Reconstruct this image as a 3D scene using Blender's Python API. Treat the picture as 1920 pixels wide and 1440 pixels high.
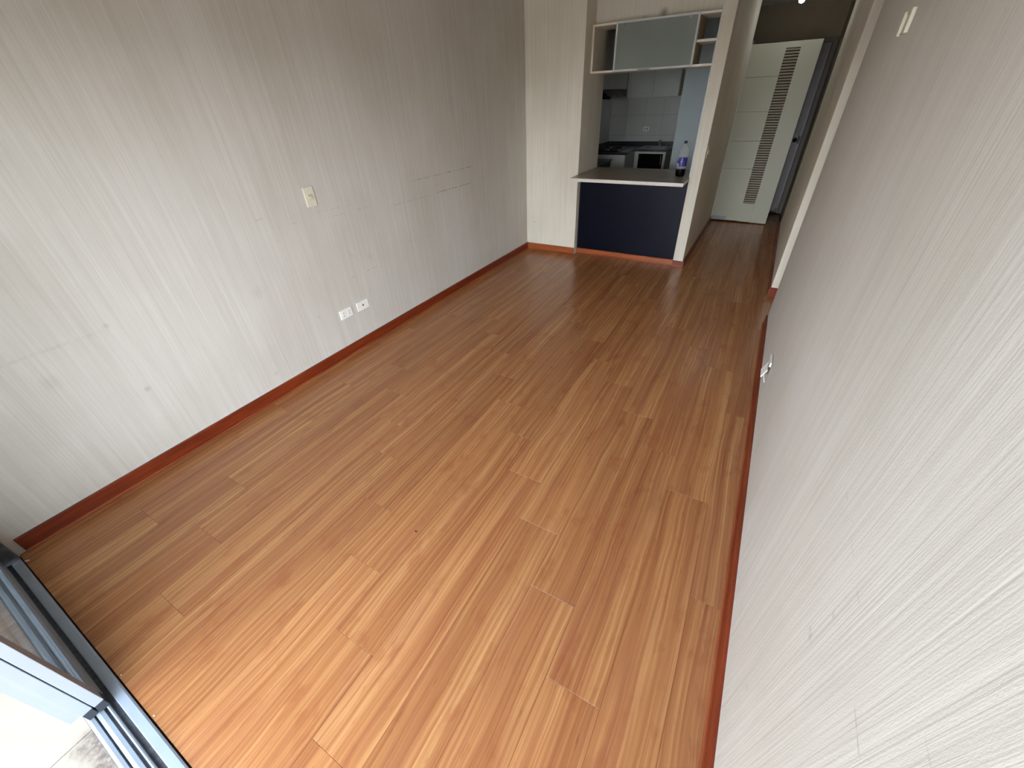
import bpy, bmesh, math, random
from mathutils import Vector, Matrix
random.seed(4)
for o in list(bpy.data.objects): bpy.data.objects.remove(o)
SC = bpy.context.scene
C = SC.collection
# ------------------------------------------------------------------ camera
Rm = [[0.8711076034, 0.4897755395, -0.035936947], [0.2596167329, -0.5213938503, -0.8128638292], [-0.4168581237, 0.6987620294, -0.5813440728]]
cam = bpy.data.objects.new('camera', bpy.data.cameras.new('camera')); C.objects.link(cam)
cam.data.sensor_width = 36; cam.data.lens = 746.65 / 1920 * 36; cam.data.clip_start = .02
r, d, f = [Vector(v) for v in Rm]
mw = Matrix((( r.x, -d.x, -f.x, 0), (r.y, -d.y, -f.y, 0), (r.z, -d.z, -f.z, 0), (0, 0, 0, 1)))
cam.matrix_world = Matrix.Translation((2.6333, .255, 1.70)) @ mw
SC.camera = cam
# ------------------------------------------------------------------ daylight
w = bpy.data.worlds.new('sky'); SC.world = w; w.use_nodes = True
nt = w.node_tree; nt.nodes.clear()
out = nt.nodes.new('ShaderNodeOutputWorld'); bg = nt.nodes.new('ShaderNodeBackground'); bg.inputs[1].default_value = 4.6
tc = nt.nodes.new('ShaderNodeTexCoord'); sp = nt.nodes.new('ShaderNodeSeparateXYZ'); cr = nt.nodes.new('ShaderNodeValToRGB')
mr = nt.nodes.new('ShaderNodeMapRange'); mr.inputs[1].default_value = -1; mr.inputs[2].default_value = 1
e = cr.color_ramp.elements
e[0].position = .0; e[0].color = (.12, .12, .12, 1); e[1].position = 1; e[1].color = (.50, .62, .80, 1)
a = e.new(.48); a.color = (.34, .35, .36, 1)
a = e.new(.515); a.color = (1.50, 1.60, 1.72, 1)
a = e.new(.60); a.color = (1.20, 1.31, 1.46, 1)
a = e.new(.78); a.color = (.62, .73, .90, 1)
L = nt.links
L.new(tc.outputs['Generated'], sp.inputs[0]); L.new(sp.outputs[2], mr.inputs[0]); L.new(mr.outputs[0], cr.inputs[0])
L.new(cr.outputs[0], bg.inputs[0]); L.new(bg.outputs[0], out.inputs[0])
SC.view_settings.view_transform = 'Standard'; SC.view_settings.look = 'None'
SC.view_settings.gamma = 1; SC.view_settings.use_curve_mapping = False
SC.view_settings.exposure = 1.27

# ------------------------------------------------------------------ materials
def lin(c):
    return tuple((x/255/12.92 if x/255 <= .04045 else ((x/255+.055)/1.055)**2.4) for x in c) + (1,)
def newmat(name):
    m = bpy.data.materials.new(name); m.use_nodes = True
    return m, m.node_tree, m.node_tree.nodes['Principled BSDF']
def noise(nt, vec, scale, detail=3, rough=.5):
    n = nt.nodes.new('ShaderNodeTexNoise'); n.inputs['Scale'].default_value = scale
    n.inputs['Detail'].default_value = detail; n.inputs['Roughness'].default_value = rough
    nt.links.new(vec, n.inputs['Vector']); return n.outputs['Fac']
def mapping(nt, vec, s=(1, 1, 1), l=(0, 0, 0)):
    n = nt.nodes.new('ShaderNodeMapping'); n.inputs['Scale'].default_value = s; n.inputs['Location'].default_value = l
    nt.links.new(vec, n.inputs['Vector']); return n.outputs[0]
def ramp(nt, fac, stops, interp='LINEAR'):
    n = nt.nodes.new('ShaderNodeValToRGB'); el = n.color_ramp.elements; n.color_ramp.interpolation = interp
    while len(el) > 1: el.remove(el[0])
    el[0].position, el[0].color = stops[0][0], stops[0][1]
    for p, c in stops[1:]:
        x = el.new(p); x.color = c
    nt.links.new(fac, n.inputs[0]); return n.outputs[0]
def math_(nt, op, a, b=None, c=None, clamp=False):
    n = nt.nodes.new('ShaderNodeMath'); n.operation = op; n.use_clamp = clamp
    for i, v in enumerate((a, b, c)):
        if v is None: continue
        if isinstance(v, (int, float)): n.inputs[i].default_value = v
        else: nt.links.new(v, n.inputs[i])
    return n.outputs[0]
def mix(nt, fac, a, b, mode='MIX'):
    n = nt.nodes.new('ShaderNodeMix'); n.data_type = 'RGBA'; n.blend_type = mode
    for i, v in ((0, fac), (6, a), (7, b)):
        if isinstance(v, (int, float)): n.inputs[i].default_value = v
        elif isinstance(v, tuple): n.inputs[i].default_value = v
        else: nt.links.new(v, n.inputs[i])
    return n.outputs[2]
def objco(nt): return nt.nodes.new('ShaderNodeTexCoord').outputs['Object']
def bump(nt, bsdf, h, strength, dist=.01):
    b = nt.nodes.new('ShaderNodeBump'); b.inputs['Strength'].default_value = strength; b.inputs['Distance'].default_value = dist
    nt.links.new(h, b.inputs['Height']); nt.links.new(b.outputs[0], bsdf.inputs['Normal'])
def plain(name, rgb, rough=.5, metal=0, var=.06, scale=9, **kw):
    m, nt, b = newmat(name); c = lin(rgb)
    n = noise(nt, objco(nt), scale)
    k = ramp(nt, n, [(.3, tuple(max(0, x*(1-var)) for x in c[:3]) + (1,)), (.7, tuple(min(1, x*(1+var)) for x in c[:3]) + (1,))])
    nt.links.new(k, b.inputs['Base Color'])
    b.inputs['Roughness'].default_value = rough; b.inputs['Metallic'].default_value = metal
    for kk, v in kw.items(): b.inputs[kk.replace('_', ' ')].default_value = v
    return m

def wall_mat(name, base, scuffs=(), spots=(), bs=.22, ax='Y'):
    """painted fibre wallpaper: fine vertical strokes; scuffs = (a0,z0,a1,z1,width,strength) rubbed marks"""
    m, nt, b = newmat(name); co = objco(nt)
    v1 = noise(nt, mapping(nt, co, (150, 150, 2.0)), 1, 3, .6)       # vertical strokes
    v2 = noise(nt, mapping(nt, co, (38, 38, .8)), 1, 2, .5)        # broad streaks
    v3 = noise(nt, mapping(nt, co, (300, 300, 160)), 1, 2, .6)      # plaster grain
    v4 = noise(nt, mapping(nt, co, (1.3, 1.3, 1.0)), 1, 4, .55)     # large grime clouds
    h = math_(nt, 'ADD', math_(nt, 'MULTIPLY', v1, .62), math_(nt, 'ADD', math_(nt, 'MULTIPLY', v2, .5), math_(nt, 'MULTIPLY', v3, .22)))
    bump(nt, b, h, bs, .006)
    c = lin(base)
    dk = tuple(x*k for x, k in zip(c[:3], (.93, .92, .90))) + (1,)
    lt = tuple(min(1, x*1.05) for x in c[:3]) + (1,)
    col = ramp(nt, math_(nt, 'ADD', math_(nt, 'MULTIPLY', v1, .6), math_(nt, 'MULTIPLY', v2, .4)), [(.36, dk), (.62, lt)])
    col = mix(nt, 1, col, ramp(nt, v4, [(.34, (.90, .89, .86, 1)), (.62, (1, 1, 1, 1))]), 'MULTIPLY')
    if scuffs or spots:
        s = nt.nodes.new('ShaderNodeSeparateXYZ'); nt.links.new(co, s.inputs[0])
        A = s.outputs[ax == 'Y']; Z = s.outputs[2]; acc = None
        brk = ramp(nt, noise(nt, mapping(nt, co, (26, 26, 9)), 1, 3, .7), [(.42, (0, 0, 0, 1)), (.6, (1, 1, 1, 1))])
        for a0, z0, a1, z1, wd, st in scuffs:
            ln = math.hypot(a1-a0, z1-z0); ux, uz = (a1-a0)/ln, (z1-z0)/ln
            da = math_(nt, 'SUBTRACT', A, a0); dz = math_(nt, 'SUBTRACT', Z, z0)
            u = math_(nt, 'ADD', math_(nt, 'MULTIPLY', da, ux), math_(nt, 'MULTIPLY', dz, uz))
            v = math_(nt, 'ABSOLUTE', math_(nt, 'SUBTRACT', math_(nt, 'MULTIPLY', dz, ux), math_(nt, 'MULTIPLY', da, uz)))
            mu = math_(nt, 'SUBTRACT', 1, math_(nt, 'POWER', math_(nt, 'ABSOLUTE', math_(nt, 'SUBTRACT', math_(nt, 'MULTIPLY', u, 2/ln), 1)), 6), clamp=True)
            mv = math_(nt, 'SUBTRACT', 1, math_(nt, 'MULTIPLY', v, 1/wd), clamp=True)
            t = math_(nt, 'MULTIPLY', math_(nt, 'MULTIPLY', mu, mv), st)
            acc = t if acc is None else math_(nt, 'MAXIMUM', acc, t)
        acc = math_(nt, 'MULTIPLY', acc, brk) if acc is not None else None
        for a0, z0, rad, st in spots:
            da = math_(nt, 'SUBTRACT', A, a0); dz = math_(nt, 'SUBTRACT', Z, z0)
            rr = math_(nt, 'SQRT', math_(nt, 'ADD', math_(nt, 'MULTIPLY', da, da), math_(nt, 'MULTIPLY', dz, dz)))
            rr = math_(nt, 'ADD', rr, math_(nt, 'MULTIPLY', math_(nt, 'SUBTRACT', v1, .5), rad*.8))
            t = math_(nt, 'MULTIPLY', math_(nt, 'SUBTRACT', 1, math_(nt, 'MULTIPLY', rr, 1/rad), clamp=True), st)
            acc = t if acc is None else math_(nt, 'MAXIMUM', acc, t)
        col = mix(nt, acc, col, lin((96, 84, 72)))
    nt.links.new(col, b.inputs['Base Color']); b.inputs['Roughness'].default_value = .75
    return m

PAINT = (210, 206, 197)  # near-wall colour lowered to offset the strong daylight by the door
M = {}
M['wall_left'] = wall_mat('painted_fibre_wallpaper_left', PAINT,
    [(3.05, 1.159, 4.12, 1.157, .0055, .8), (2.80, 1.016, 3.36, 1.010, .005, .45), (3.40, 1.014, 4.06, 1.011, .006, .9), (4.06, 1.03, 4.5, 1.02, .005, .35),
     (1.63, 1.143, 1.78, 1.157, .004, .28), (1.79, 1.08, 2.0, 1.083, .004, .35), (2.24, 1.06, 2.66, 1.056, .003, .4), (2.44, .598, 2.56, .603, .004, .85), (2.26, .595, 2.38, .596, .003, .5),
     (2.29, .80, 2.37, .725, .0025, .7), (2.90, .692, 3.32, .671, .003, .5), (.20, .845, .80, .842, .012, .14), (2.10, 1.11, 2.5, 1.10, .003, .25)],
    [(.79, .478, .022, .30), (.80, .86, .018, .22), (1.449, .184, .02, .18), (.50, .70, .05, .12), (1.9, .42, .02, .15), (2.5, .70, .03, .12), (1.55, .75, .05, .10)])
M['wall_right'] = wall_mat('painted_fibre_wallpaper_right', (204, 201, 193),  # same paint, darker again to hold back daylight on this side
    [(1.10, 1.002, 1.02, 1.006, .004, .25), (.965, 1.002, .90, 1.0, .0025, .3), (.86, 1.0, .80, 1.0, .003, .3), (.67, .953, .60, .952, .003, .5), (.595, 1.105, .555, 1.104, .0025, .3)],
    [(.845, .80, .012, .35), (.899, .37, .01, .35), (.837, .906, .008, .3), (.86, .80, .007, .4)], bs=.27)
M['wall'] = wall_mat('painted_fibre_wallpaper', (228, 221, 205), ax='X')  # same paint lightened here, on the stub and soffit, for weak daylight
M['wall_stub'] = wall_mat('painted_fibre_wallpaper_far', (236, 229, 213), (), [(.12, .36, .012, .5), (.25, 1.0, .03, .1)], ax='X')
M['wall_plain'] = plain('smooth_wall_paint', (206, 202, 192), .7, var=.03, scale=4)
M['wall_kitchen'] = plain('kitchen_wall_paint', (190, 200, 202), .6, var=.03, scale=4)
M['wall_dim'] = plain('wall_paint_shade_tone', (140, 126, 104), .8, var=.05, scale=5)  # brownish tone paints in the shade of the unlit hallway end
M['ceiling'] = plain('white_ceiling_paint', (226, 222, 212), .8, var=.02, scale=3)
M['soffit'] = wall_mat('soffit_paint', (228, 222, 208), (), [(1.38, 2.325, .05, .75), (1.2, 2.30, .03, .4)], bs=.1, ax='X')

# laminate
def laminate():
    m, nt, b = newmat('cherry_laminate'); co = objco(nt)
    oi = nt.nodes.new('ShaderNodeObjectInfo')
    cx = nt.nodes.new('ShaderNodeCombineXYZ')
    nt.links.new(math_(nt, 'MULTIPLY', oi.outputs['Random'], 37.0), cx.inputs[0]); nt.links.new(math_(nt, 'MULTIPLY', oi.outputs['Random'], 91.0), cx.inputs[1])
    va = nt.nodes.new('ShaderNodeVectorMath'); va.operation = 'ADD'; nt.links.new(co, va.inputs[0]); nt.links.new(cx.outputs[0], va.inputs[1])
    P = va.outputs[0]
    warp = noise(nt, mapping(nt, P, (5, 1.6, 1)), 1, 2)
    wx = nt.nodes.new('ShaderNodeCombineXYZ'); nt.links.new(math_(nt, 'MULTIPLY', warp, .05), wx.inputs[0])
    vb = nt.nodes.new('ShaderNodeVectorMath'); vb.operation = 'ADD'; nt.links.new(P, vb.inputs[0]); nt.links.new(wx.outputs[0], vb.inputs[1])
    Q = vb.outputs[0]
    broad = noise(nt, mapping(nt, Q, (14, .38, 1)), 1, 2, .5)
    mid = noise(nt, mapping(nt, Q, (85, .6, 1)), 1, 3, .6)
    fine = noise(nt, mapping(nt, Q, (360, 5, 1)), 1, 2, .6)
    cloud = noise(nt, mapping(nt, P, (8, 1.4, 1)), 1, 3, .6)
    g = math_(nt, 'ADD', math_(nt, 'MULTIPLY', broad, .36), math_(nt, 'ADD', math_(nt, 'MULTIPLY', mid, .50), math_(nt, 'MULTIPLY', fine, .14)))
    col = ramp(nt, g, [(.37, lin((142, 88, 53))), (.47, lin((163, 108, 67))), (.53, lin((174, 120, 75))), (.65, lin((200, 150, 99)))])
    red = ramp(nt, cloud, [(.50, (0, 0, 0, 1)), (.68, (1, 1, 1, 1))])
    col = mix(nt, math_(nt, 'MULTIPLY', red, .35), col, lin((154, 98, 70)))
    # dark flecks and cathedral knots
    kn = noise(nt, mapping(nt, Q, (44, 2.6, 1)), 1, 4, .65)
    kd = ramp(nt, kn, [(.62, (0, 0, 0, 1)), (.76, (1, 1, 1, 1))])
    col = mix(nt, math_(nt, 'MULTIPLY', kd, .28), col, lin((124, 76, 50)))
    k2 = ramp(nt, noise(nt, mapping(nt, Q, (95, 11, 1)), 1, 3, .6), [(.64, (0, 0, 0, 1)), (.74, (1, 1, 1, 1))])
    k3 = ramp(nt, noise(nt, mapping(nt, P, (11, 5, 1)), 1, 3, .6), [(.56, (0, 0, 0, 1)), (.70, (1, 1, 1, 1))])
    col = mix(nt, math_(nt, 'MULTIPLY', k3, .38), col, lin((140, 74, 44)))
    col = mix(nt, math_(nt, 'MULTIPLY', k2, .45), col, lin((110, 62, 38)))
    tint = ramp(nt, oi.outputs['Random'], [(0, (.90, .88, .86, 1)), (.5, (1, .98, .96, 1)), (1, (1.0, 1.0, .98, 1))])
    col = mix(nt, 1, col, tint, 'MULTIPLY')
    nt.links.new(col, b.inputs['Base Color'])
    rg = ramp(nt, noise(nt, mapping(nt, P, (9, 9, 1)), 1, 4), [(.3, (.25, .25, .25, 1)), (.7, (.27, .27, .27, 1))])
    nt.links.new(rg, b.inputs['Roughness']); b.inputs['Specular IOR Level'].default_value = .5
    bump(nt, b, math_(nt, 'ADD', mid, fine), .05, .001)
    return m
M['laminate'] = laminate()
def wood(name, base, dark, rough=.3):
    m, nt, b = newmat(name); co = objco(nt)
    n = noise(nt, mapping(nt, co, (3, 3, 60)), 1, 3, .6)
    nt.links.new(ramp(nt, n, [(.35, lin(dark)), (.65, lin(base))]), b.inputs['Base Color']); b.inputs['Roughness'].default_value = rough
    return m
M['skirting'] = wood('red_brown_varnished_wood', (132, 52, 22), (102, 36, 13), .34)
M['skirting_light'] = wood('orange_varnished_wood', (176, 96, 52), (150, 74, 36), .3)
M['shoe'] = wood('shoe_moulding_wood', (158, 84, 50), (128, 58, 32), .3)
M['gap'] = plain('dark_seam', (40, 28, 20), .9)
M['alu'] = plain('powder_grey_aluminium', (150, 160, 170), .38, 0, var=.05, scale=14)
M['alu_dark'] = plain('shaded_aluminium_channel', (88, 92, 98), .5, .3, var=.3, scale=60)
M['alu_white'] = plain('white_aluminium', (142, 148, 156), .4, 0, var=.02)
M['rubber'] = plain('dark_rubber', (38, 42, 48), .7)
def glass(name, col, rough=0.0, alpha_mix=.0):
    m, nt, b = newmat(name)
    n = noise(nt, objco(nt), 3)
    nt.links.new(ramp(nt, n, [(.3, tuple(x*.97 for x in col[:3])+(1,)), (.7, col)]), b.inputs['Base Color'])
    b.inputs['Transmission Weight'].default_value = 1; b.inputs['Roughness'].default_value = rough; b.inputs['IOR'].default_value = 1.45
    return m
M['tint_glass'] = glass('grey_tinted_glass', (.84, .87, .87, 1))
M['ivory'] = plain('ivory_plastic', (228, 223, 200), .35, var=.02)
M['ivory_dark'] = plain('aged_ivory_plastic', (196, 188, 158), .4, var=.03)
M['white_plastic'] = plain('white_plastic', (244, 242, 234), .3, var=.02)
M['black'] = plain('black_plastic', (14, 14, 15), .5)
M['navy'] = plain('gloss_navy_panel', (9, 12, 26), .3, var=.1, scale=3, Specular_IOR_Level=.12)
def stone():
    m, nt, b = newmat('speckled_beige_stone'); co = objco(nt)
    n1 = noise(nt, co, 260, 2); n2 = noise(nt, co, 6, 4)
    c = ramp(nt, n1, [(.35, lin((112, 102, 92))), (.6, lin((176, 166, 152)))])
    c = mix(nt, 1, c, ramp(nt, n2, [(.3, (.85, .84, .82, 1)), (.7, (1, 1, 1, 1))]), 'MULTIPLY')
    nt.links.new(c, b.inputs['Base Color']); b.inputs['Roughness'].default_value = .3; return m
M['counter'] = stone()
M['counter_edge'] = plain('pale_counter_edge', (222, 214, 202), .35, var=.05, scale=40)
M['granite'] = plain('dark_granite', (46, 46, 50), .25, var=.4, scale=120)
M['tile_wall'] = plain('white_glazed_tile', (198, 198, 190), .2, var=.03, scale=3)
M['grout'] = plain('grey_grout', (128, 126, 120), .8)
M['cab_white'] = plain('white_melamine', (208, 208, 198), .35, var=.02)
M['cab_edge'] = plain('cream_melamine_edge', (238, 228, 208), .35, var=.02)
M['cab_side'] = plain('beige_melamine', (186, 172, 148), .45, var=.04)
M['oven_glass'] = plain('black_oven_glass', (8, 8, 9), .1)
M['steel'] = plain('brushed_steel', (150, 150, 150), .3, .9, var=.05)
M['steel_dull'] = plain('dull_dark_steel', (120, 122, 122), .35, .6, var=.1)
M['hood'] = plain('dark_hood_metal', (34, 34, 34), .3, .4)
def frosted():
    m, nt, b = newmat('frosted_grey_green_glass'); n = noise(nt, objco(nt), 4)
    nt.links.new(ramp(nt, n, [(.3, lin((146, 158, 150))), (.7, lin((154, 166, 158)))]), b.inputs['Base Color'])
    b.inputs['Transmission Weight'].default_value = .35; b.inputs['Roughness'].default_value = .55
    b.inputs['Coat Weight'].default_value = 1; b.inputs['Coat Roughness'].default_value = .03
    return m
M['frosted'] = frosted()
M['door_white'] = plain('cream_white_door_paint', (188, 187, 166), .45, var=.02, scale=3)
M['door_slat'] = plain('louvre_slat_paint', (150, 140, 120), .5)
M['door_dark'] = plain('louvre_shadow_backing', (58, 48, 40), .8)
M['patch'] = plain('grey_blue_laminate_patch', (150, 156, 170), .5)
M['entry'] = plain('grey_brown_painted_metal', (104, 96, 94), .35, .1, var=.05)
M['entry_frame'] = plain('dark_brown_door_frame', (86, 76, 66), .5)
M['trim_white'] = plain('pale_grey_white_trim', (208, 210, 208), .45, var=.03)
def tile_out():
    m, nt, b = newmat('cream_balcony_tile'); co = objco(nt)
    n = noise(nt, co, 5, 4); s = nt.nodes.new('ShaderNodeSeparateXYZ')
    nt.links.new(nt.nodes.new('ShaderNodeNewGeometry').outputs['Position'], s.inputs[0])
    # wet dirt spilled along the outside of the track
    wob = math_(nt, 'MULTIPLY', math_(nt, 'SUBTRACT', noise(nt, mapping(nt, co, (14, 14, 1)), 1, 4, .7), .5), .14)
    dd = math_(nt, 'ADD', math_(nt, 'ADD', s.outputs[1], .185), wob)
    k = ramp(nt, math_(nt, 'MULTIPLY', dd, 12), [(.0, (0, 0, 0, 1)), (.6, (1, 1, 1, 1))])
    kx = ramp(nt, math_(nt, 'ADD', math_(nt, 'MULTIPLY', math_(nt, 'SUBTRACT', s.outputs[0], 1.08), 20), wob), [(0, (0, 0, 0, 1)), (.8, (1, 1, 1, 1))])
    gr = ramp(nt, noise(nt, co, 60, 4, .7), [(.35, (.35, .35, .35, 1)), (.6, (1, 1, 1, 1))])
    f_ = math_(nt, 'MULTIPLY', math_(nt, 'MULTIPLY', k, kx), gr)
    c = ramp(nt, n, [(.3, lin((160, 149, 132))), (.7, lin((168, 158, 142)))])
    c = mix(nt, math_(nt, 'MULTIPLY', f_, .85), c, lin((92, 76, 68)))
    nt.links.new(c, b.inputs['Base Color']); b.inputs['Roughness'].default_value = .5; return m
M['tile_out'] = tile_out()
M['concrete'] = plain('rendered_concrete', (190, 188, 182), .85)
M['pet'] = plain('clear_bottle_plastic', (206, 208, 202), .06, var=.02, Alpha=.22, Specular_IOR_Level=.25)
M['cola'] = plain('dark_cola', (16, 8, 9), .12, Specular_IOR_Level=.12)
def labelmat():
    m, nt, b = newmat('violet_bottle_label'); co = objco(nt)
    n = noise(nt, mapping(nt, co, (40, 40, 22)), 1, 2)
    nt.links.new(ramp(nt, n, [(.40, lin((54, 44, 128))), (.56, lin((92, 80, 168))), (.62, lin((206, 206, 226)))]), b.inputs['Base Color'])
    b.inputs['Roughness'].default_value = .3; return m
M['label'] = labelmat()
M['cap'] = plain('dark_blue_cap', (38, 42, 84), .4)
def emis(name, col, s):
    m, nt, b = newmat(name); b.inputs['Base Color'].default_value = col
    b.inputs['Emission Color'].default_value = col; b.inputs['Emission Strength'].default_value = s; return m
M['bulb'] = emis('cool_white_bulb', (.9, .95, 1, 1), 6)
M['brass'] = plain('aged_brass', (120, 104, 78), .35, .8)

# ------------------------------------------------------------------ builders
def bx(bm, x0, x1, y0, y1, z0, z1, bev=0):
    ret = bmesh.ops.create_cube(bm, size=1)['verts']
    for v in ret:
        v.co = Vector((x0 if v.co.x < 0 else x1, y0 if v.co.y < 0 else y1, z0 if v.co.z < 0 else z1))
    if bev:
        ed = {e for v in ret for e in v.link_edges}
        bmesh.ops.bevel(bm, geom=list(ed), offset=bev, segments=2, affect='EDGES', profile=.7)
    return ret
def box(*a, **k):
    bm = bmesh.new(); bx(bm, *a, **k); return bm
def boxes(lst, bev=0):
    bm = bmesh.new()
    for b in lst: bx(bm, *b, bev=bev)
    return bm
def prism(pts, z0, z1):
    """vertical prism over an xy polygon (counter-clockwise)"""
    bm = bmesh.new()
    lo = [bm.verts.new((x, y, z0)) for x, y in pts]; hi = [bm.verts.new((x, y, z1)) for x, y in pts]
    bm.faces.new(lo[::-1]); bm.faces.new(hi)
    n = len(pts)
    for i in range(n): bm.faces.new((lo[i], lo[(i+1) % n], hi[(i+1) % n], hi[i]))
    bmesh.ops.recalc_face_normals(bm, faces=bm.faces); return bm
def extr(prof, axis, a0, a1):
    """extrude a closed profile of (p,q) along an axis: x -> (a,p,q), y -> (p,a,q)"""
    bm = bmesh.new(); n = len(prof)
    mk = (lambda a, p, q: (a, p, q)) if axis == 'x' else (lambda a, p, q: (p, a, q))
    A = [bm.verts.new(mk(a0, p, q)) for p, q in prof]; B = [bm.verts.new(mk(a1, p, q)) for p, q in prof]
    bm.faces.new(A); bm.faces.new(B[::-1])
    for i in range(n): bm.faces.new((A[i], B[i], B[(i+1) % n], A[(i+1) % n]))
    bmesh.ops.recalc_face_normals(bm, faces=bm.faces); return bm
def lathe(prof, cx, cy, seg=28, mod=None):
    bm = bmesh.new(); rings = []
    for r_, z in prof:
        ring = []
        for i in range(seg):
            a = 2*math.pi*i/seg; rr = r_*(mod(a, z) if mod else 1)
            ring.append(bm.verts.new((cx+rr*math.cos(a), cy+rr*math.sin(a), z)))
        rings.append(ring)
    for k in range(len(rings)-1):
        for i in range(seg):
            j = (i+1) % seg; bm.faces.new((rings[k][i], rings[k][j], rings[k+1][j], rings[k+1][i]))
    bm.faces.new(rings[0][::-1]); bm.faces.new(rings[-1])
    return bm
def tube(pts, r_, seg=8):
    bm = bmesh.new(); rings = []
    P = [Vector(p) for p in pts]
    for i, p in enumerate(P):
        t = (P[min(i+1, len(P)-1)] - P[max(i-1, 0)]).normalized()
        a = t.cross(Vector((0, 0, 1))); a = a.normalized() if a.length > 1e-3 else Vector((1, 0, 0)); b_ = t.cross(a)
        rings.append([bm.verts.new(p + a*math.cos(2*math.pi*k/seg)*r_ + b_*math.sin(2*math.pi*k/seg)*r_) for k in range(seg)])
    for k in range(len(rings)-1):
        for i in range(seg):
            j = (i+1) % seg; bm.faces.new((rings[k][i], rings[k][j], rings[k+1][j], rings[k+1][i]))
    bm.faces.new(rings[0][::-1]); bm.faces.new(rings[-1])
    bmesh.ops.recalc_face_normals(bm, faces=bm.faces); return bm
def obj(name, bm, mat, parent=None, smooth=False):
    me = bpy.data.meshes.new(name); bm.to_mesh(me); bm.free(); me.materials.append(mat)
    if smooth:
        for p in me.polygons: p.use_smooth = True
    o = bpy.data.objects.new(name, me); C.objects.link(o)
    if parent: o.parent = parent
    return o
def tag(o, label=None, cat=None, group=None, kind=None):
    if label: o['label'] = label
    if cat: o['category'] = cat
    if group: o['group'] = group
    if kind: o['kind'] = kind
    return o
def empty(name, label, cat, kind=None, group=None):
    o = bpy.data.objects.new(name, None); C.objects.link(o); return tag(o, label, cat, group, kind)
def struct(name, bm, mat, label, cat):
    return tag(obj(name, bm, mat), label, cat, kind='structure')

SL = .0062
wl = lambda y: -.022 + SL*y
wr = lambda y: 2.948 + .0068*y
H = 2.62
# ------------------------------------------------------------------ floor
floor = empty('floor', 'glossy cherry brown laminate floor of long planks running to the kitchen', 'floor', 'structure')
obj('subfloor', prism([(-.03, 0), (3.3, 0), (3.3, 8.6), (-.03, 8.6)], -.06, -.0085), M['gap'], floor)
PW, PL = .2012, 1.325
joint = {0: 1.33, 1: .42, 2: .775, 3: .51, 4: .24, 5: 1.33, 6: 1.04, 7: .77, 8: .515, 9: .24, 10: 1.315, 11: 1.04, 12: .77, 13: .51, 14: 1.31, 15: 1.04, 16: .77}
cache = {}
def plank_mesh(w_, l_):
    k = (round(w_, 4), round(l_, 3))
    if k not in cache:
        bm = bmesh.new(); g = .00035
        vs = bx(bm, g, w_-g, g, l_-g, -.008, 0)
        top = [e for e in bm.edges if all(v.co.z > -.001 for v in e.verts)]
        bmesh.ops.bevel(bm, geom=top, offset=.0006, segments=1, affect='EDGES')
        me = bpy.data.meshes.new('plank'); bm.to_mesh(me); bm.free(); me.materials.append(M['laminate']); cache[k] = me
    return cache[k]
for c_ in range(0, 17):
    x0 = c_*PW; x1 = x0+PW
    if c_ == 0: x0 = -.02
    if c_ <= 9: yend = 5.40
    elif c_ <= 14: yend = 8.5
    else: yend = 5.0
    ys = [joint[c_] + PL*k for k in range(-1, 7)]
    ys = [0.004] + [y for y in ys if .02 < y < yend-.02] + [yend]
    for a_, b_ in zip(ys[:-1], ys[1:]):
        if c_ >= 15 and (b_ < 4.0): continue
        o = bpy.data.objects.new('plank', plank_mesh(x1-x0, b_-a_)); C.objects.link(o); o.location = (x0, a_, 0); o.parent = floor

# ------------------------------------------------------------------ walls
struct('wall_left', prism([(wl(-.2)-.15, -.2), (wl(-.2), -.2), (wl(5.235), 5.235), (wl(5.235)-.15, 5.235)], -.05, H), M['wall_left'], 'long left wall with cream vertical-stroke wallpaper, scuff lines and switch', 'wall')
struct('wall_right', prism([(wr(-.01), -.01), (wr(-.01)+.12, -.01), (wr(4.1)+.12, 4.1), (wr(4.1), 4.1)], -.05, H), M['wall_right'], 'near right wall with pale vertical-stroke wallpaper beside the camera', 'wall')
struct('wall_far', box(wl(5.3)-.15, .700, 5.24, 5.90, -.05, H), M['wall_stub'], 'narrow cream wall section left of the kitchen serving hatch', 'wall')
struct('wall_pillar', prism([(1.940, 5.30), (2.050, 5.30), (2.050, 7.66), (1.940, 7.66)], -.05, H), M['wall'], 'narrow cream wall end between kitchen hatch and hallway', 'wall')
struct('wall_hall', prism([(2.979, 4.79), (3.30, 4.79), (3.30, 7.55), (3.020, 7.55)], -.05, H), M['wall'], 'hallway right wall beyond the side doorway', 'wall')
struct('wall_side_passage', boxes([(3.6, 3.7, 4.0, 4.9, -.05, H), (3.07, 3.7, 3.98, 4.1, -.05, H), (3.29, 3.7, 4.79, 4.9, -.05, H)]), M['wall_plain'], 'passage walls behind the near right wall end', 'wall')
struct('wall_back', box(-.2, 3.3, 8.5, 8.62, -.05, H), M['wall_dim'], 'wall above the entrance door at the hallway end, shade painted into its colour', 'wall')
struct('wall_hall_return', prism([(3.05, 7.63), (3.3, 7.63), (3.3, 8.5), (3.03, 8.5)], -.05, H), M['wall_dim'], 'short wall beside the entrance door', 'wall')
struct('wall_kitchen_left', box(-.16, -.012, 5.9, 8.5, -.05, H), M['wall_kitchen'], 'kitchen left wall behind the cooker hood', 'wall')
struct('wall_kitchen_right', box(1.405, 1.94, 7.0, 7.6, -.05, H), M['wall_kitchen'], 'pale blue grey kitchen wall behind the bottle', 'wall')
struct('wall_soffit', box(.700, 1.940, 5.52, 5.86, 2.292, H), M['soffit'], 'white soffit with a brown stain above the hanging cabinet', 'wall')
struct('wall_window_head', box(-.15, 3.1, -.2, 0, 2.08, H), M['wall_plain'], 'lintel above the balcony sliding door', 'wall')
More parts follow.
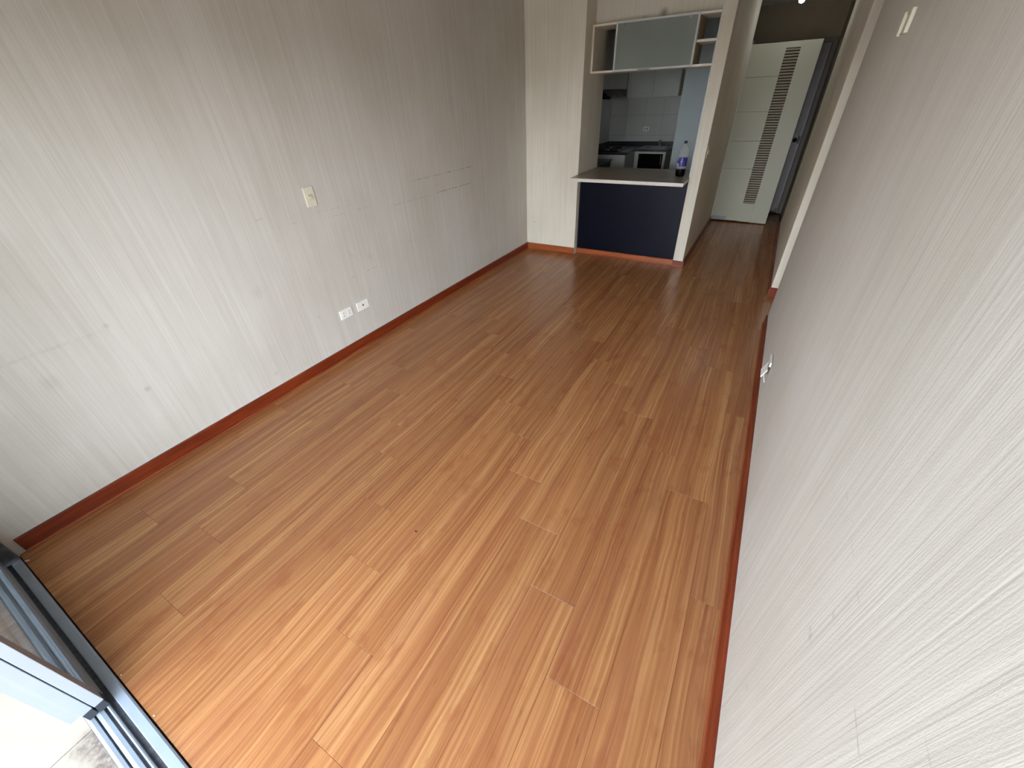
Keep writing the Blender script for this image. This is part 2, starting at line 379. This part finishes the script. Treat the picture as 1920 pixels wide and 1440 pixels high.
struct('wall_outside_right', box(2.955, 6.0, -.2, -.02, -.13, H), M['concrete'], 'outer wall right of the balcony door', 'wall')
struct('ceiling', box(-.3, 3.8, -.2, 8.62, H, H+.1), M['ceiling'], 'plain white ceiling', 'ceiling')
struct('trim_1', extr([(5.294, .955), (5.301, .955), (5.301, 2.6), (5.294, 2.6)], 'x', 1.934, 1.944), M['trim_white'], 'white corner bead on the kitchen edge of the pillar wall', 'trim')

# baseboards
def skirt(name, x0, y0, x1, y1, h, mat, label, shoe=True, side=1, t=.013):
    """skirting along the segment, standing out to the left of its direction (side=1)"""
    dx, dy = x1-x0, y1-y0; L_ = math.hypot(dx, dy); nx, ny = -dy/L_*side, dx/L_*side
    def strip(t0, t1, z0, z1, rnd=0):
        bm = bmesh.new(); prof = [(t0, z0), (t1, z0), (t1, z1-rnd), (t1-rnd, z1), (t0, z1)] if rnd else [(t0, z0), (t1, z0), (t1, z1), (t0, z1)]
        A = [bm.verts.new((x0+nx*p, y0+ny*p, z)) for p, z in prof]; B = [bm.verts.new((x1+nx*p, y1+ny*p, z)) for p, z in prof]
        bm.faces.new(A); bm.faces.new(B[::-1]); n = len(prof)
        for i in range(n): bm.faces.new((A[i], B[i], B[(i+1) % n], A[(i+1) % n]))
        bmesh.ops.recalc_face_normals(bm, faces=bm.faces); return bm
    p = struct(name, strip(0, t, .001, h, .005), mat, label, 'baseboard')
    if shoe: obj('shoe_moulding', strip(t, t+.010, .001, .013, .004), M['shoe'], p)
    return p
skirt('baseboard_left', wl(.0), .03, wl(5.24), 5.24, .088, M['skirting'], 'long red brown baseboard along the left wall', side=-1)
skirt('baseboard_right', wr(0), .02, wr(4.1), 4.1, .088, M['skirting'], 'red brown baseboard along the near right wall', side=1)
skirt('baseboard_far', wl(5.24)+.013, 5.24, .700, 5.24, .085, M['skirting_light'], 'short orange brown baseboard under the narrow far wall', side=-1)
skirt('baseboard_counter', .712, 5.325, 1.938, 5.325, .068, M['skirting_light'], 'orange wooden plinth below the navy counter panel', side=-1, t=.02)
skirt('baseboard_pillar', 1.938, 5.30, 2.052, 5.30, .064, M['skirting'], 'short red baseboard on the end of the pillar wall', side=-1)
skirt('baseboard_hall_left', 2.05, 5.30, 2.05, 7.62, .07, M['skirting'], 'dark baseboard along the hallway left wall', side=-1, shoe=False)
skirt('baseboard_hall', 2.979, 4.79, 3.30, 4.79, .085, M['skirting'], 'short red brown baseboard on the wall end past the side doorway', side=-1)
skirt('baseboard_hall_right', 2.979, 4.79, 3.018, 7.5, .07, M['skirting'], 'dark baseboard along the hallway right wall', side=1, shoe=False)

# ------------------------------------------------------------------ balcony sliding door
sd = empty('window_1', 'grey aluminium sliding balcony door with track sill at the near left', 'sliding door', 'structure')
X0, X1 = wl(0)+.001, 2.945
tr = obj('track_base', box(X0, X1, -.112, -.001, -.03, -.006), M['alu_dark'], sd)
obj('sill_strip', extr([(-.033, -.006), (-.001, -.006), (-.001, .003), (-.006, .006), (-.030, .006), (-.033, .004)], 'x', X0, X1), M['alu'], sd)
for y0, y1, z1 in ((-.058, -.050, .010), (-.088, -.068, .006), (-.112, -.094, .006)):
    obj('track_rail', extr([(y0, -.006), (y1, -.006), (y1, z1-.002), ((y0+y1)/2, z1), (y0, z1-.002)], 'x', X0, X1), M['alu'], sd)
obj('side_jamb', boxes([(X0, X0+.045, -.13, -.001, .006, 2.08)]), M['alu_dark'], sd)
obj('side_jamb', boxes([(X1-.045, X1, -.13, -.03, .006, 2.08)]), M['alu'], sd)
obj('head_rail', box(X0, X1, -.13, -.002, 2.02, 2.08), M['alu'], sd)
def leaf(y0, y1, x0, x1, label):
    p = tag(obj('sliding_leaf', boxes([(x1-.055, x1, y0, y1, .05, 2.015), (x0, x0+.05, y0, y1, .03, 2.015)], bev=.002), M['alu_white'], sd), label)
    obj('bottom_rail', boxes([(x0+.05, x1-.055, y0, y1, .018, .085), (x0+.05, x1-.055, y0+.004, y1-.004, .085, .095)]), M['alu'], p)
    obj('top_rail', box(x0+.05, x1-.055, y0, y1, 1.955, 2.015), M['alu'], p)
    obj('pane', box(x0+.05, x1-.055, (y0+y1)/2-.003, (y0+y1)/2+.003, .095, 1.955), M['tint_glass'], p)
    obj('foot_block', boxes([(x1-.05, x1+.002, y0+.001, y1-.001, .012, .05)], bev=.002), M['rubber'], p)
    return p
leaf(-.072, -.045, X0+.045, 1.10, 'inner sliding leaf')
B = leaf(-.104, -.076, X0+.06, 1.095, 'outer sliding leaf')
obj('interlock_fin', box(1.06, 1.09, -.131, -.105, .055, 2.015), M['alu_white'], B)

# balcony
bal = empty('balcony_floor', 'cream tiled balcony floor outside the sliding track', 'floor', 'structure')
obj('slab', box(-.06, 6.0, -1.6, -.114, -.12, -.0275), M['grout'], bal)
for i in range(-3, 10):
    for j in range(3):
        xa = 1.106 + i*.45; ya = -.116 - (j+1)*.45 + (0 if j else 0); yb = -.116 - j*.45
        obj('tile', box(max(xa+.0015, -.06), min(xa+.4485, 6.0), ya+.0015, yb-.0015, -.028, -.018), M['tile_out'], bal)
struct('wall_daylight_blocker', box(-.22, -.07, -2.2, -.2, -.13, H), M['concrete'], 'unseen side wall added left of the balcony to limit slanting daylight', 'wall')  # out of view, added to cut oblique daylight on the near walls

struct('wall_balcony_slab', box(-.22, 6.0, -1.15, -.2, H, H+.15), M['concrete'], 'underside of the balcony above', 'wall')

# ------------------------------------------------------------------ wall plates
def plate_left(name, y, z, wy, hz, mat, label, cat, slots=(), rocker=None, tilt=0):
    x = wl(y)
    t = empty(name, label, cat); t.location = (x, y, z); t.rotation_euler = (tilt, 0, -SL)
    bm = bmesh.new(); bx(bm, .0, .009, -wy/2, wy/2, -hz/2, hz/2, bev=.0025); obj('face_plate', bm, mat, t)
    return t
t = plate_left('light_switch', 2.124, 1.213, .075, .119, M['ivory'], 'ivory light switch in the middle of the left wall', 'light switch')
obj('rocker', box(.008, .013, -.018, .018, -.016, .016, bev=.0015), M['ivory_dark'], t)
obj('button', box(.012, .020, -.012, .012, -.012, .005, bev=.0015), M['ivory'], t)
for s in (-1, 1): obj('screw', lathe([(.003, 0), (.003, .0015)], 0, 0, 10), M['ivory_dark'], t).matrix_local = Matrix.Translation((.009, 0, s*.047)) @ Matrix.Rotation(math.pi/2, 4, 'Y')
t = plate_left('power_socket', 2.132, .352, .117, .074, M['white_plastic'], 'white double power socket low on the left wall, the one nearer the camera', 'socket', tilt=.02)
for dy in (-.027, .027):
    s_ = obj('socket_insert', box(.008, .0105, dy-.019, dy+.019, -.024, .024, bev=.001), M['white_plastic'], t)
    for dz in (-.011, .011): obj('slot', box(.010, .0112, dy-.0022, dy+.0022, dz-.0045, dz+.0045), M['black'], s_)
t = plate_left('wall_jack', 2.307, .352, .118, .074, M['white_plastic'], 'white single jack plate low on the left wall, the one farther from the camera', 'socket', tilt=.01)
obj('jack_hole', boxes([(.0085, .0098, -.007, .007, -.006, .004), (.0085, .0098, -.003, .003, .004, .010)]), M['black'], t)
def on_right(t, y, z): t.location = (wr(y), y, z); t.rotation_euler = (0, 0, math.pi-.0068); return t
# empty plate bracket high on the right wall (local +x points into the room)
t = on_right(empty('switch_bracket', 'empty ivory switch bracket high on the near right wall', 'switch plate'), 2.85, 1.89)
obj('recess_box', boxes([(.0, .003, -.055, .055, -.03, .03)]), M['wall_plain'], t)
for s in (-1, 1): obj('end_bar', box(0, .012, s*.078-.007, s*.078+.007, -.037, .037, bev=.002), M['ivory'], t)
obj('cross_strip', boxes([(0, .005, -.073, .073, .028, .034), (0, .004, -.073, .073, -.034, -.029)]), M['ivory_dark'], t)
t = on_right(empty('broken_socket', 'broken white socket with a hanging cover low on the near right wall', 'socket'), 2.79, .315)
obj('back_box', boxes([(0, .004, -.05, .05, -.034, .034)]), M['steel_dull'], t)
obj('cover_top', box(.004, .014, -.062, .055, .022, .050, bev=.002), M['white_plastic'], t)
cv = obj('hanging_cover', box(-.002, .004, -.05, .05, -.060, .0, bev=.0015), M['white_plastic'], t); cv.location = (.012, 0, -.004); cv.rotation_euler = (.0, -.35, 0)
obj('loose_wire', tube([(.012, -.03, .01), (.02, -.02, -.02), (.022, .01, -.05), (.01, .05, -.078), (.006, .06, -.085)], .0022), M['white_plastic'], t, True)
t = empty('hall_switch', 'cream switch plate on the hallway side of the pillar wall', 'light switch'); t.location = (2.050, 5.42, 1.18)
obj('face_plate', box(0, .009, -.058, .058, -.055, .055, bev=.002), M['ivory_dark'], t)
for dy in (-.025, .025): obj('rocker', box(.009, .013, dy-.012, dy+.012, -.02, .02, bev=.001), M['ivory'], t)

# ------------------------------------------------------------------ serving counter
ct = empty('serving_counter', 'breakfast counter with pale stone top and navy front panel in the kitchen hatch', 'counter')
bm = bmesh.new(); bx(bm, .703, 1.936, 4.985, 5.90, .912, .945, bev=.006); top = obj('countertop', bm, M['counter'], ct)
obj('edge_band', box(.700, 1.939, 4.979, 4.987, .911, .9445, bev=.003), M['counter_edge'], ct)
obj('front_panel', box(.712, 1.938, 5.327, 5.345, .068, .912, bev=.001), M['navy'], ct)
obj('end_seam', box(.701, .711, 5.325, 5.345, .002, .911), M['black'], ct)
obj('counter_body', box(.705, 1.938, 5.346, 5.85, .002, .911), M['cab_white'], ct)

# bottle
bx_, by_, bz = 1.822, 5.39, .9455
bt = empty('soda_bottle', 'clear plastic soda bottle with violet label and dark drink at the bottom', 'bottle'); bt.location = (bx_, by_, bz)
lob = lambda a, z: 1 - (.10*(1-min(1, z/.03)))*(.5+.5*math.cos(5*a))
prof = [(.030, 0), (.044, .004), (.049, .02), (.0495, .06), (.049, .075), (.0488, .175), (.0515, .195), (.052, .215), (.0495, .238), (.042, .262), (.028, .283), (.0155, .297), (.0135, .312), (.0135, .316)]
obj('bottle_body', lathe([(r_, z) for r_, z in prof], 0, 0, 30, lob), M['pet'], bt, True)
obj('drink', lathe([(.031, .0008), (.0446, .0045), (.0496, .02), (.0501, .06), (.0496, .075)], 0, 0, 30, lob), M['cola'], bt, True)
obj('bottle_label', lathe([(.0497, .103), (.0499, .106), (.0499, .180), (.0497, .183)], 0, 0, 30), M['label'], bt, True)
obj('bottle_cap', lathe([(.0155, .312), (.016, .314), (.016, .333), (.0145, .335)], 0, 0, 24), M['cap'], bt, True)

# ------------------------------------------------------------------ hanging hatch cabinet
hc = empty('hanging_cabinet', 'open white wall cabinet with frosted glass flap above the serving hatch', 'cabinet')
F, K = 5.430, 5.78; T = .018; zb, zt = 1.893, 2.290
obj('bottom_board', box(.702, 1.938, F, K, zb, zb+T, bev=.001), M['cab_edge'], hc)
obj('top_board', box(.702, 1.938, F, K, zt-T, zt, bev=.001), M['cab_edge'], hc)
obj('side_panel', box(.702, .722, F, K, zb+T, zt-T, bev=.001), M['cab_edge'], hc)
obj('divider', box(.950, .966, F, K, zb+T, zt-T), M['cab_side'], hc)
obj('divider', box(1.728, 1.744, F, K, zb+T, zt-T), M['cab_side'], hc)
obj('shelf', box(1.744, 1.938, F, K, 2.075, 2.095, bev=.001), M['cab_edge'], hc)
obj('inner_shelf', box(.966, 1.728, F+.03, K, 2.085, 2.10), M['cab_side'], hc)
obj('back_panel', box(.90, 1.728, K-.012, K, zb+T, zt-T), M['cab_white'], hc)
fl = tag(obj('flap_door', boxes([(.955, .972, F-.02, F-.002, zb, zt), (1.723, 1.740, F-.02, F-.002, zb, zt), (.972, 1.723, F-.02, F-.002, zb, zb+.017), (.972, 1.723, F-.02, F-.002, zt-.017, zt)]), M['trim_white'], hc), 'white framed frosted glass flap')
obj('glass_panel', box(.972, 1.723, F-.015, F-.009, zb+.017, zt-.017), M['frosted'], fl)
obj('flap_handle', box(1.22, 1.34, F-.030, F-.020, zb+.002, zb+.010, bev=.001), M['alu_white'], fl)
for x in (1.04, 1.66): obj('flap_hinge', box(x-.008, x+.008, F-.0165, F-.0085, zt-.04, zt-.016), M['steel'], fl)

# ------------------------------------------------------------------ kitchen
tw = empty('wall_tiles', 'glazed white wall tiles behind the kitchen worktop', 'wall tiles', 'structure')
obj('tile_bed', box(-.01, 1.40, 8.490, 8.499, .9, 1.66), M['grout'], tw)
for i in range(5):
    for z0, z1 in ((1.018, 1.108), (1.111, 1.398), (1.401, 1.66)):
        xa = -.010 + i*.30; xb = min(xa+.298, 1.40)
        obj('tile', box(xa, xb, 8.482, 8.492, z0, z1, bev=.001), M['tile_wall'], tw)
for i in range(4):
    for z0, z1 in ((1.018, 1.108), (1.111, 1.398), (1.401, 1.66)):
        ya = 8.48 - (i+1)*.30
        obj('tile', box(-.011, -.003, ya+.002, ya+.30, z0, z1, bev=.001), M['tile_wall'], tw)
wt = empty('kitchen_worktop', 'dark granite L-shaped worktop at the back of the kitchen', 'worktop')
obj('worktop_slab', boxes([(-.008, 1.160, 7.85, 8.478, .925, .96), (-.008, .665, 7.34, 7.85, .925, .96)], bev=.002), M['granite'], wt)
obj('upstand', boxes([(-.008, 1.155, 8.462, 8.480, .96, 1.016), (-.008, .008, 7.36, 8.462, .96, 1.016)], bev=.001), M['granite'], wt)
sk = empty('kitchen_sink', 'stainless sink set in the back worktop under the socket', 'sink')
obj('sink_rim', boxes([(.70, 1.11, 7.90, 7.93, .9605, .9665), (.70, 1.11, 8.30, 8.33, .9605, .9665), (.70, .73, 7.93, 8.30, .9605, .9665), (1.08, 1.11, 7.93, 8.30, .9605, .9665)], bev=.001), M['steel'], sk)
obj('sink_basin', box(.73, 1.08, 7.93, 8.30, .9605, .962), M['steel_dull'], sk)
obj('drain', lathe([(.045, .962), (.05, .9645), (.02, .9645)], .80, 8.12, 20), M['black'], sk)
fc = empty('kitchen_faucet', 'small steel faucet standing at the back edge of the sink', 'faucet')
obj('faucet_base', lathe([(.026, .9606), (.024, .975), (.016, .985), (.015, 1.03), (.018, 1.035), (.012, 1.045)], .93, 8.40, 18), M['steel'], fc, True)
obj('spout', tube([(.93, 8.40, 1.0), (.93, 8.37, 1.03), (.93, 8.30, 1.035), (.93, 8.25, 1.015)], .010), M['steel'], fc, True)
obj('lever', box(.922, .938, 8.39, 8.44, 1.045, 1.053, bev=.002), M['steel'], fc)
bc = empty('base_cabinet', 'white base cabinet end panel in the left corner of the kitchen', 'cabinet')
obj('cabinet_body', box(-.008, .645, 7.365, 8.46, .10, .924), M['cab_white'], bc)
obj('end_panel', box(.0, .640, 7.350, 7.364, .10, .924, bev=.002), M['cab_white'], bc)
obj('plinth', box(-.005, .62, 7.40, 8.46, 0, .099), M['black'], bc)
ov = empty('built_in_oven', 'black glass oven in a white surround under the sink worktop', 'oven')
obj('oven_body', box(.655, 1.158, 7.885, 8.458, .02, .924), M['cab_white'], ov)
obj('frame', boxes([(.675, .725, 7.868, 7.884, .10, .924), (.725, 1.158, 7.868, 7.884, .895, .924), (1.118, 1.158, 7.868, 7.884, .10, .895)], bev=.001), M['cab_white'], ov)
obj('oven_door', box(.727, 1.116, 7.862, 7.883, .30, .893, bev=.002), M['oven_glass'], ov)
obj('oven_handle', box(1.085, 1.100, 7.835, 7.861, .74, .87, bev=.002), M['steel_dull'], ov)
hb = empty('cooking_hob', 'black glass hob on the worktop below the hood', 'hob')
obj('hob_glass', box(.03, .50, 7.45, 8.02, .961, .972, bev=.002), M['oven_glass'], hb)
for x, y in ((.15, 7.6), (.37, 7.6), (.15, 7.87), (.37, 7.87)):
    obj('burner', lathe([(.07, .972), (.07, .985), (.03, .995), (.03, 1.0)], x, y, 18), M['black'], hb)
dp = empty('low_appliance', 'dark low appliance with a grey edged top behind the counter', 'appliance')
obj('appliance_body', box(.0, .43, 6.55, 7.33, .0, .845), M['black'], dp)
obj('appliance_top', box(.0, .452, 6.50, 7.345, .847, .870, bev=.003), M['steel_dull'], dp)
uc = empty('upper_cabinet', 'white upper cabinet with two doors on the back kitchen wall', 'cabinet')
obj('cabinet_body', box(.315, 1.135, 8.222, 8.48, 1.652, 2.4), M['cab_white'], uc)
obj('cabinet_door', box(.325, .736, 8.20, 8.220, 1.648, 2.395, bev=.002), M['cab_white'], uc)
obj('cabinet_door', box(.743, 1.130, 8.20, 8.220, 1.648, 2.395, bev=.002), M['cab_white'], uc)
ul = empty('upper_cabinet', 'white upper cabinet over the cooker hood on the left kitchen wall', 'cabinet')
obj('cabinet_body', box(-.008, .300, 6.90, 8.19, 1.772, 2.4), M['cab_white'], ul)
obj('cabinet_door', box(.302, .318, 7.325, 8.19, 1.768, 2.395, bev=.002), M['cab_white'], ul)
obj('cabinet_door', box(.302, .318, 6.905, 7.318, 1.768, 2.395, bev=.002), M['cab_white'], ul)
hd = empty('cooker_hood', 'dark slim cooker hood under the left upper cabinet', 'cooker hood')
obj('hood_body', box(-.006, .30, 6.95, 7.76, 1.66, 1.766, bev=.003), M['hood'], hd)
obj('hood_visor', extr([(.30, 1.655), (.455, 1.648), (.46, 1.668), (.31, 1.762), (.30, 1.762)], 'y', 6.95, 7.76), M['hood'], hd)
obj('hood_lip', box(.45, .462, 6.95, 7.76, 1.645, 1.655), M['steel'], hd)
obj('hood_knob', lathe([(.012, 0), (.014, .004), (.010, .02)], 0, 0, 14), M['steel'], hd, True).matrix_local = Matrix.Translation((.44, 7.12, 1.68)) @ Matrix.Rotation(math.pi/2, 4, 'Y')
t = empty('tile_socket', 'small white socket on the tiles above the sink', 'socket'); t.location = (.644, 8.481, 1.20)
obj('face_plate', box(-.05, .05, -.010, 0, -.032, .032, bev=.002), M['white_plastic'], t)
for x in (-.02, .02): obj('slot_cover', box(x-.008, x+.008, -.013, -.010, -.018, .018, bev=.001), M['steel_dull'], t)

# ------------------------------------------------------------------ louvred door
dr = empty('door_1', 'cream white hallway door leaf with a tall louvre strip, standing open', 'door', 'structure')
y0, y1 = 7.680, 7.718
xl0, xl1, xr0, xr1 = 1.998, 2.453, 2.612, 2.832
cuts = [.022, .745, 1.092, 1.44, 1.82, 2.165]
for a_, b_ in zip(cuts[:-1], cuts[1:]):
    obj('door_panel', box(xl0, xl1, y0, y1, a_+.0015, b_-.0015, bev=.0015), M['door_white'], dr)
obj('door_stile', box(xr0, xr1, y0, y1, .012, 2.165, bev=.003), M['door_white'], dr)
obj('cross_piece', boxes([(xl1, xr0, y0, y1, .018, .279), (xl1, xr0, y0, y1, 2.102, 2.165)], bev=.0005), M['door_white'], dr)
obj('louvre_backing', box(xl1, xr0, y0+.022, y1-.002, .279, 2.102), M['door_dark'], dr)
sm = None
N = 60; st = (2.102-.279)/N
for i in range(N):
    z = .279 + (i+.5)*st
    if sm is None:
        bm = bmesh.new(); bx(bm, 0, xr0-xl1, 0, .020, -.0085, .0085)
        for v in bm.verts: v.co.z += (v.co.y-.01)*.25
        sm = bpy.data.meshes.new('louvre_slat'); bm.to_mesh(sm); bm.free(); sm.materials.append(M['door_slat'])
    o = bpy.data.objects.new('louvre_slat', sm); C.objects.link(o); o.location = (xl1, y0+.001, z); o.parent = dr
obj('worn_patch', prism([(2.0, 7.6785), (2.27, 7.6785), (2.27, 7.680), (2.0, 7.680)], .03, .078), M['patch'], dr)
obj('hinge_arm', boxes([(2.02, 2.07, 7.66, 7.70, 2.168, 2.20), (2.035, 2.05, 7.64, 7.69, 2.20, 2.245)], bev=.003), M['steel_dull'], dr)
# white trim of the doorway on the hall's right side
struct('trim_2', boxes([(3.012, 3.062, 7.552, 7.572, .0, 2.15), (3.012, 3.062, 7.552, 7.64, .0, 2.15)]), M['trim_white'], 'pale vertical door trim at the end of the hallway right wall', 'trim')
struct('trim_3', box(1.938, 2.060, 7.662, 7.676, .0, 2.2), M['trim_white'], 'pale trim at the end of the hallway left wall', 'trim')
# entrance door
en = empty('door_2', 'dark grey brown entrance door behind the louvred door', 'door', 'structure')
obj('door_slab', box(2.10, 2.962, 8.455, 8.495, .045, 2.168, bev=.003), M['entry'], en)
obj('raised_frame', boxes([(2.915, 2.925, 8.447, 8.456, .2, 2.1), (2.2, 2.925, 8.447, 8.456, 2.09, 2.10)], bev=.002), M['entry'], en)
obj('door_frame', boxes([(2.968, 3.02, 8.44, 8.499, .0, 2.22), (2.04, 2.968, 8.44, 8.499, 2.172, 2.22)]), M['entry_frame'], en)
lk = obj('lock', lathe([(.03, 0), (.03, .01), (.02, .016), (.012, .016), (.011, .03)], 0, 0, 20), M['black'], en, True)
lk.matrix_local = Matrix.Translation((2.890, 8.455, 1.047)) @ Matrix.Rotation(math.pi/2, 4, 'X')
obj('lock_plate', box(2.925, 2.95, 8.450, 8.456, 1.0, 1.10, bev=.001), M['black'], en)
obj('floor_bolt', box(2.925, 2.945, 8.448, 8.456, .05, .09, bev=.001), M['black'], en)
obj('threshold', box(2.04, 3.02, 8.38, 8.499, .0, .012), M['gap'], en)

# hallway lamp
lp = empty('hall_lamp', 'bright bare bulb hanging from the hallway ceiling', 'lamp')
obj('lamp_holder', lathe([(.04, H-.001), (.04, H-.02), (.018, H-.03), (.018, H-.075)], 2.485, 7.30, 20), M['white_plastic'], lp, True)
obj('bulb', lathe([(.012, H-.075), (.028, H-.10), (.032, H-.12), (.024, H-.142), (.004, H-.15)], 2.485, 7.30, 20), M['bulb'], lp, True)
pl = bpy.data.lights.new('bulb_light', 'POINT'); pl.energy = .5; pl.color = (.95, .97, 1); pl.shadow_soft_size = .04
plo = bpy.data.objects.new('bulb_light', pl); C.objects.link(plo); plo.location = (2.485, 7.30, H-.19); plo.parent = lp

# ------------------------------------------------------------------ specks on the floor
def fleck(x, y, z, s, mat, label, rz=0):
    bm = bmesh.new(); bmesh.ops.create_icosphere(bm, subdivisions=1, radius=1)
    for v in bm.verts: v.co = Vector((v.co.x*s[0]*random.uniform(.8, 1.2), v.co.y*s[1]*random.uniform(.8, 1.2), v.co.z*s[2]+s[2]))
    o = obj('crumb', bm, mat); o.location = (x, y, z); o.rotation_euler = (0, 0, rz); return tag(o, label, 'crumb')
fleck(1.602, 1.008, 0, (.006, .004, .002), M['black'], 'tiny dark crumb in the middle of the near floor')
fleck(.058, .012, 0, (.012, .004, .002), M['white_plastic'], 'white paint chip in the corner by left baseboard and track', .9)
fleck(1.02, .012, 0, (.004, .0025, .0012), M['counter_edge'], 'pale chip beside the sill where the sliding leaf ends', .4)
fleck(1.27, .012, 0, (.004, .003, .0012), M['counter_edge'], 'pale chip at the sill nearest the bottom of the picture', .2)
fleck(.703, .708, 0, (.008, .006, .0006), M['shoe'], 'small worn speck on the left planks')
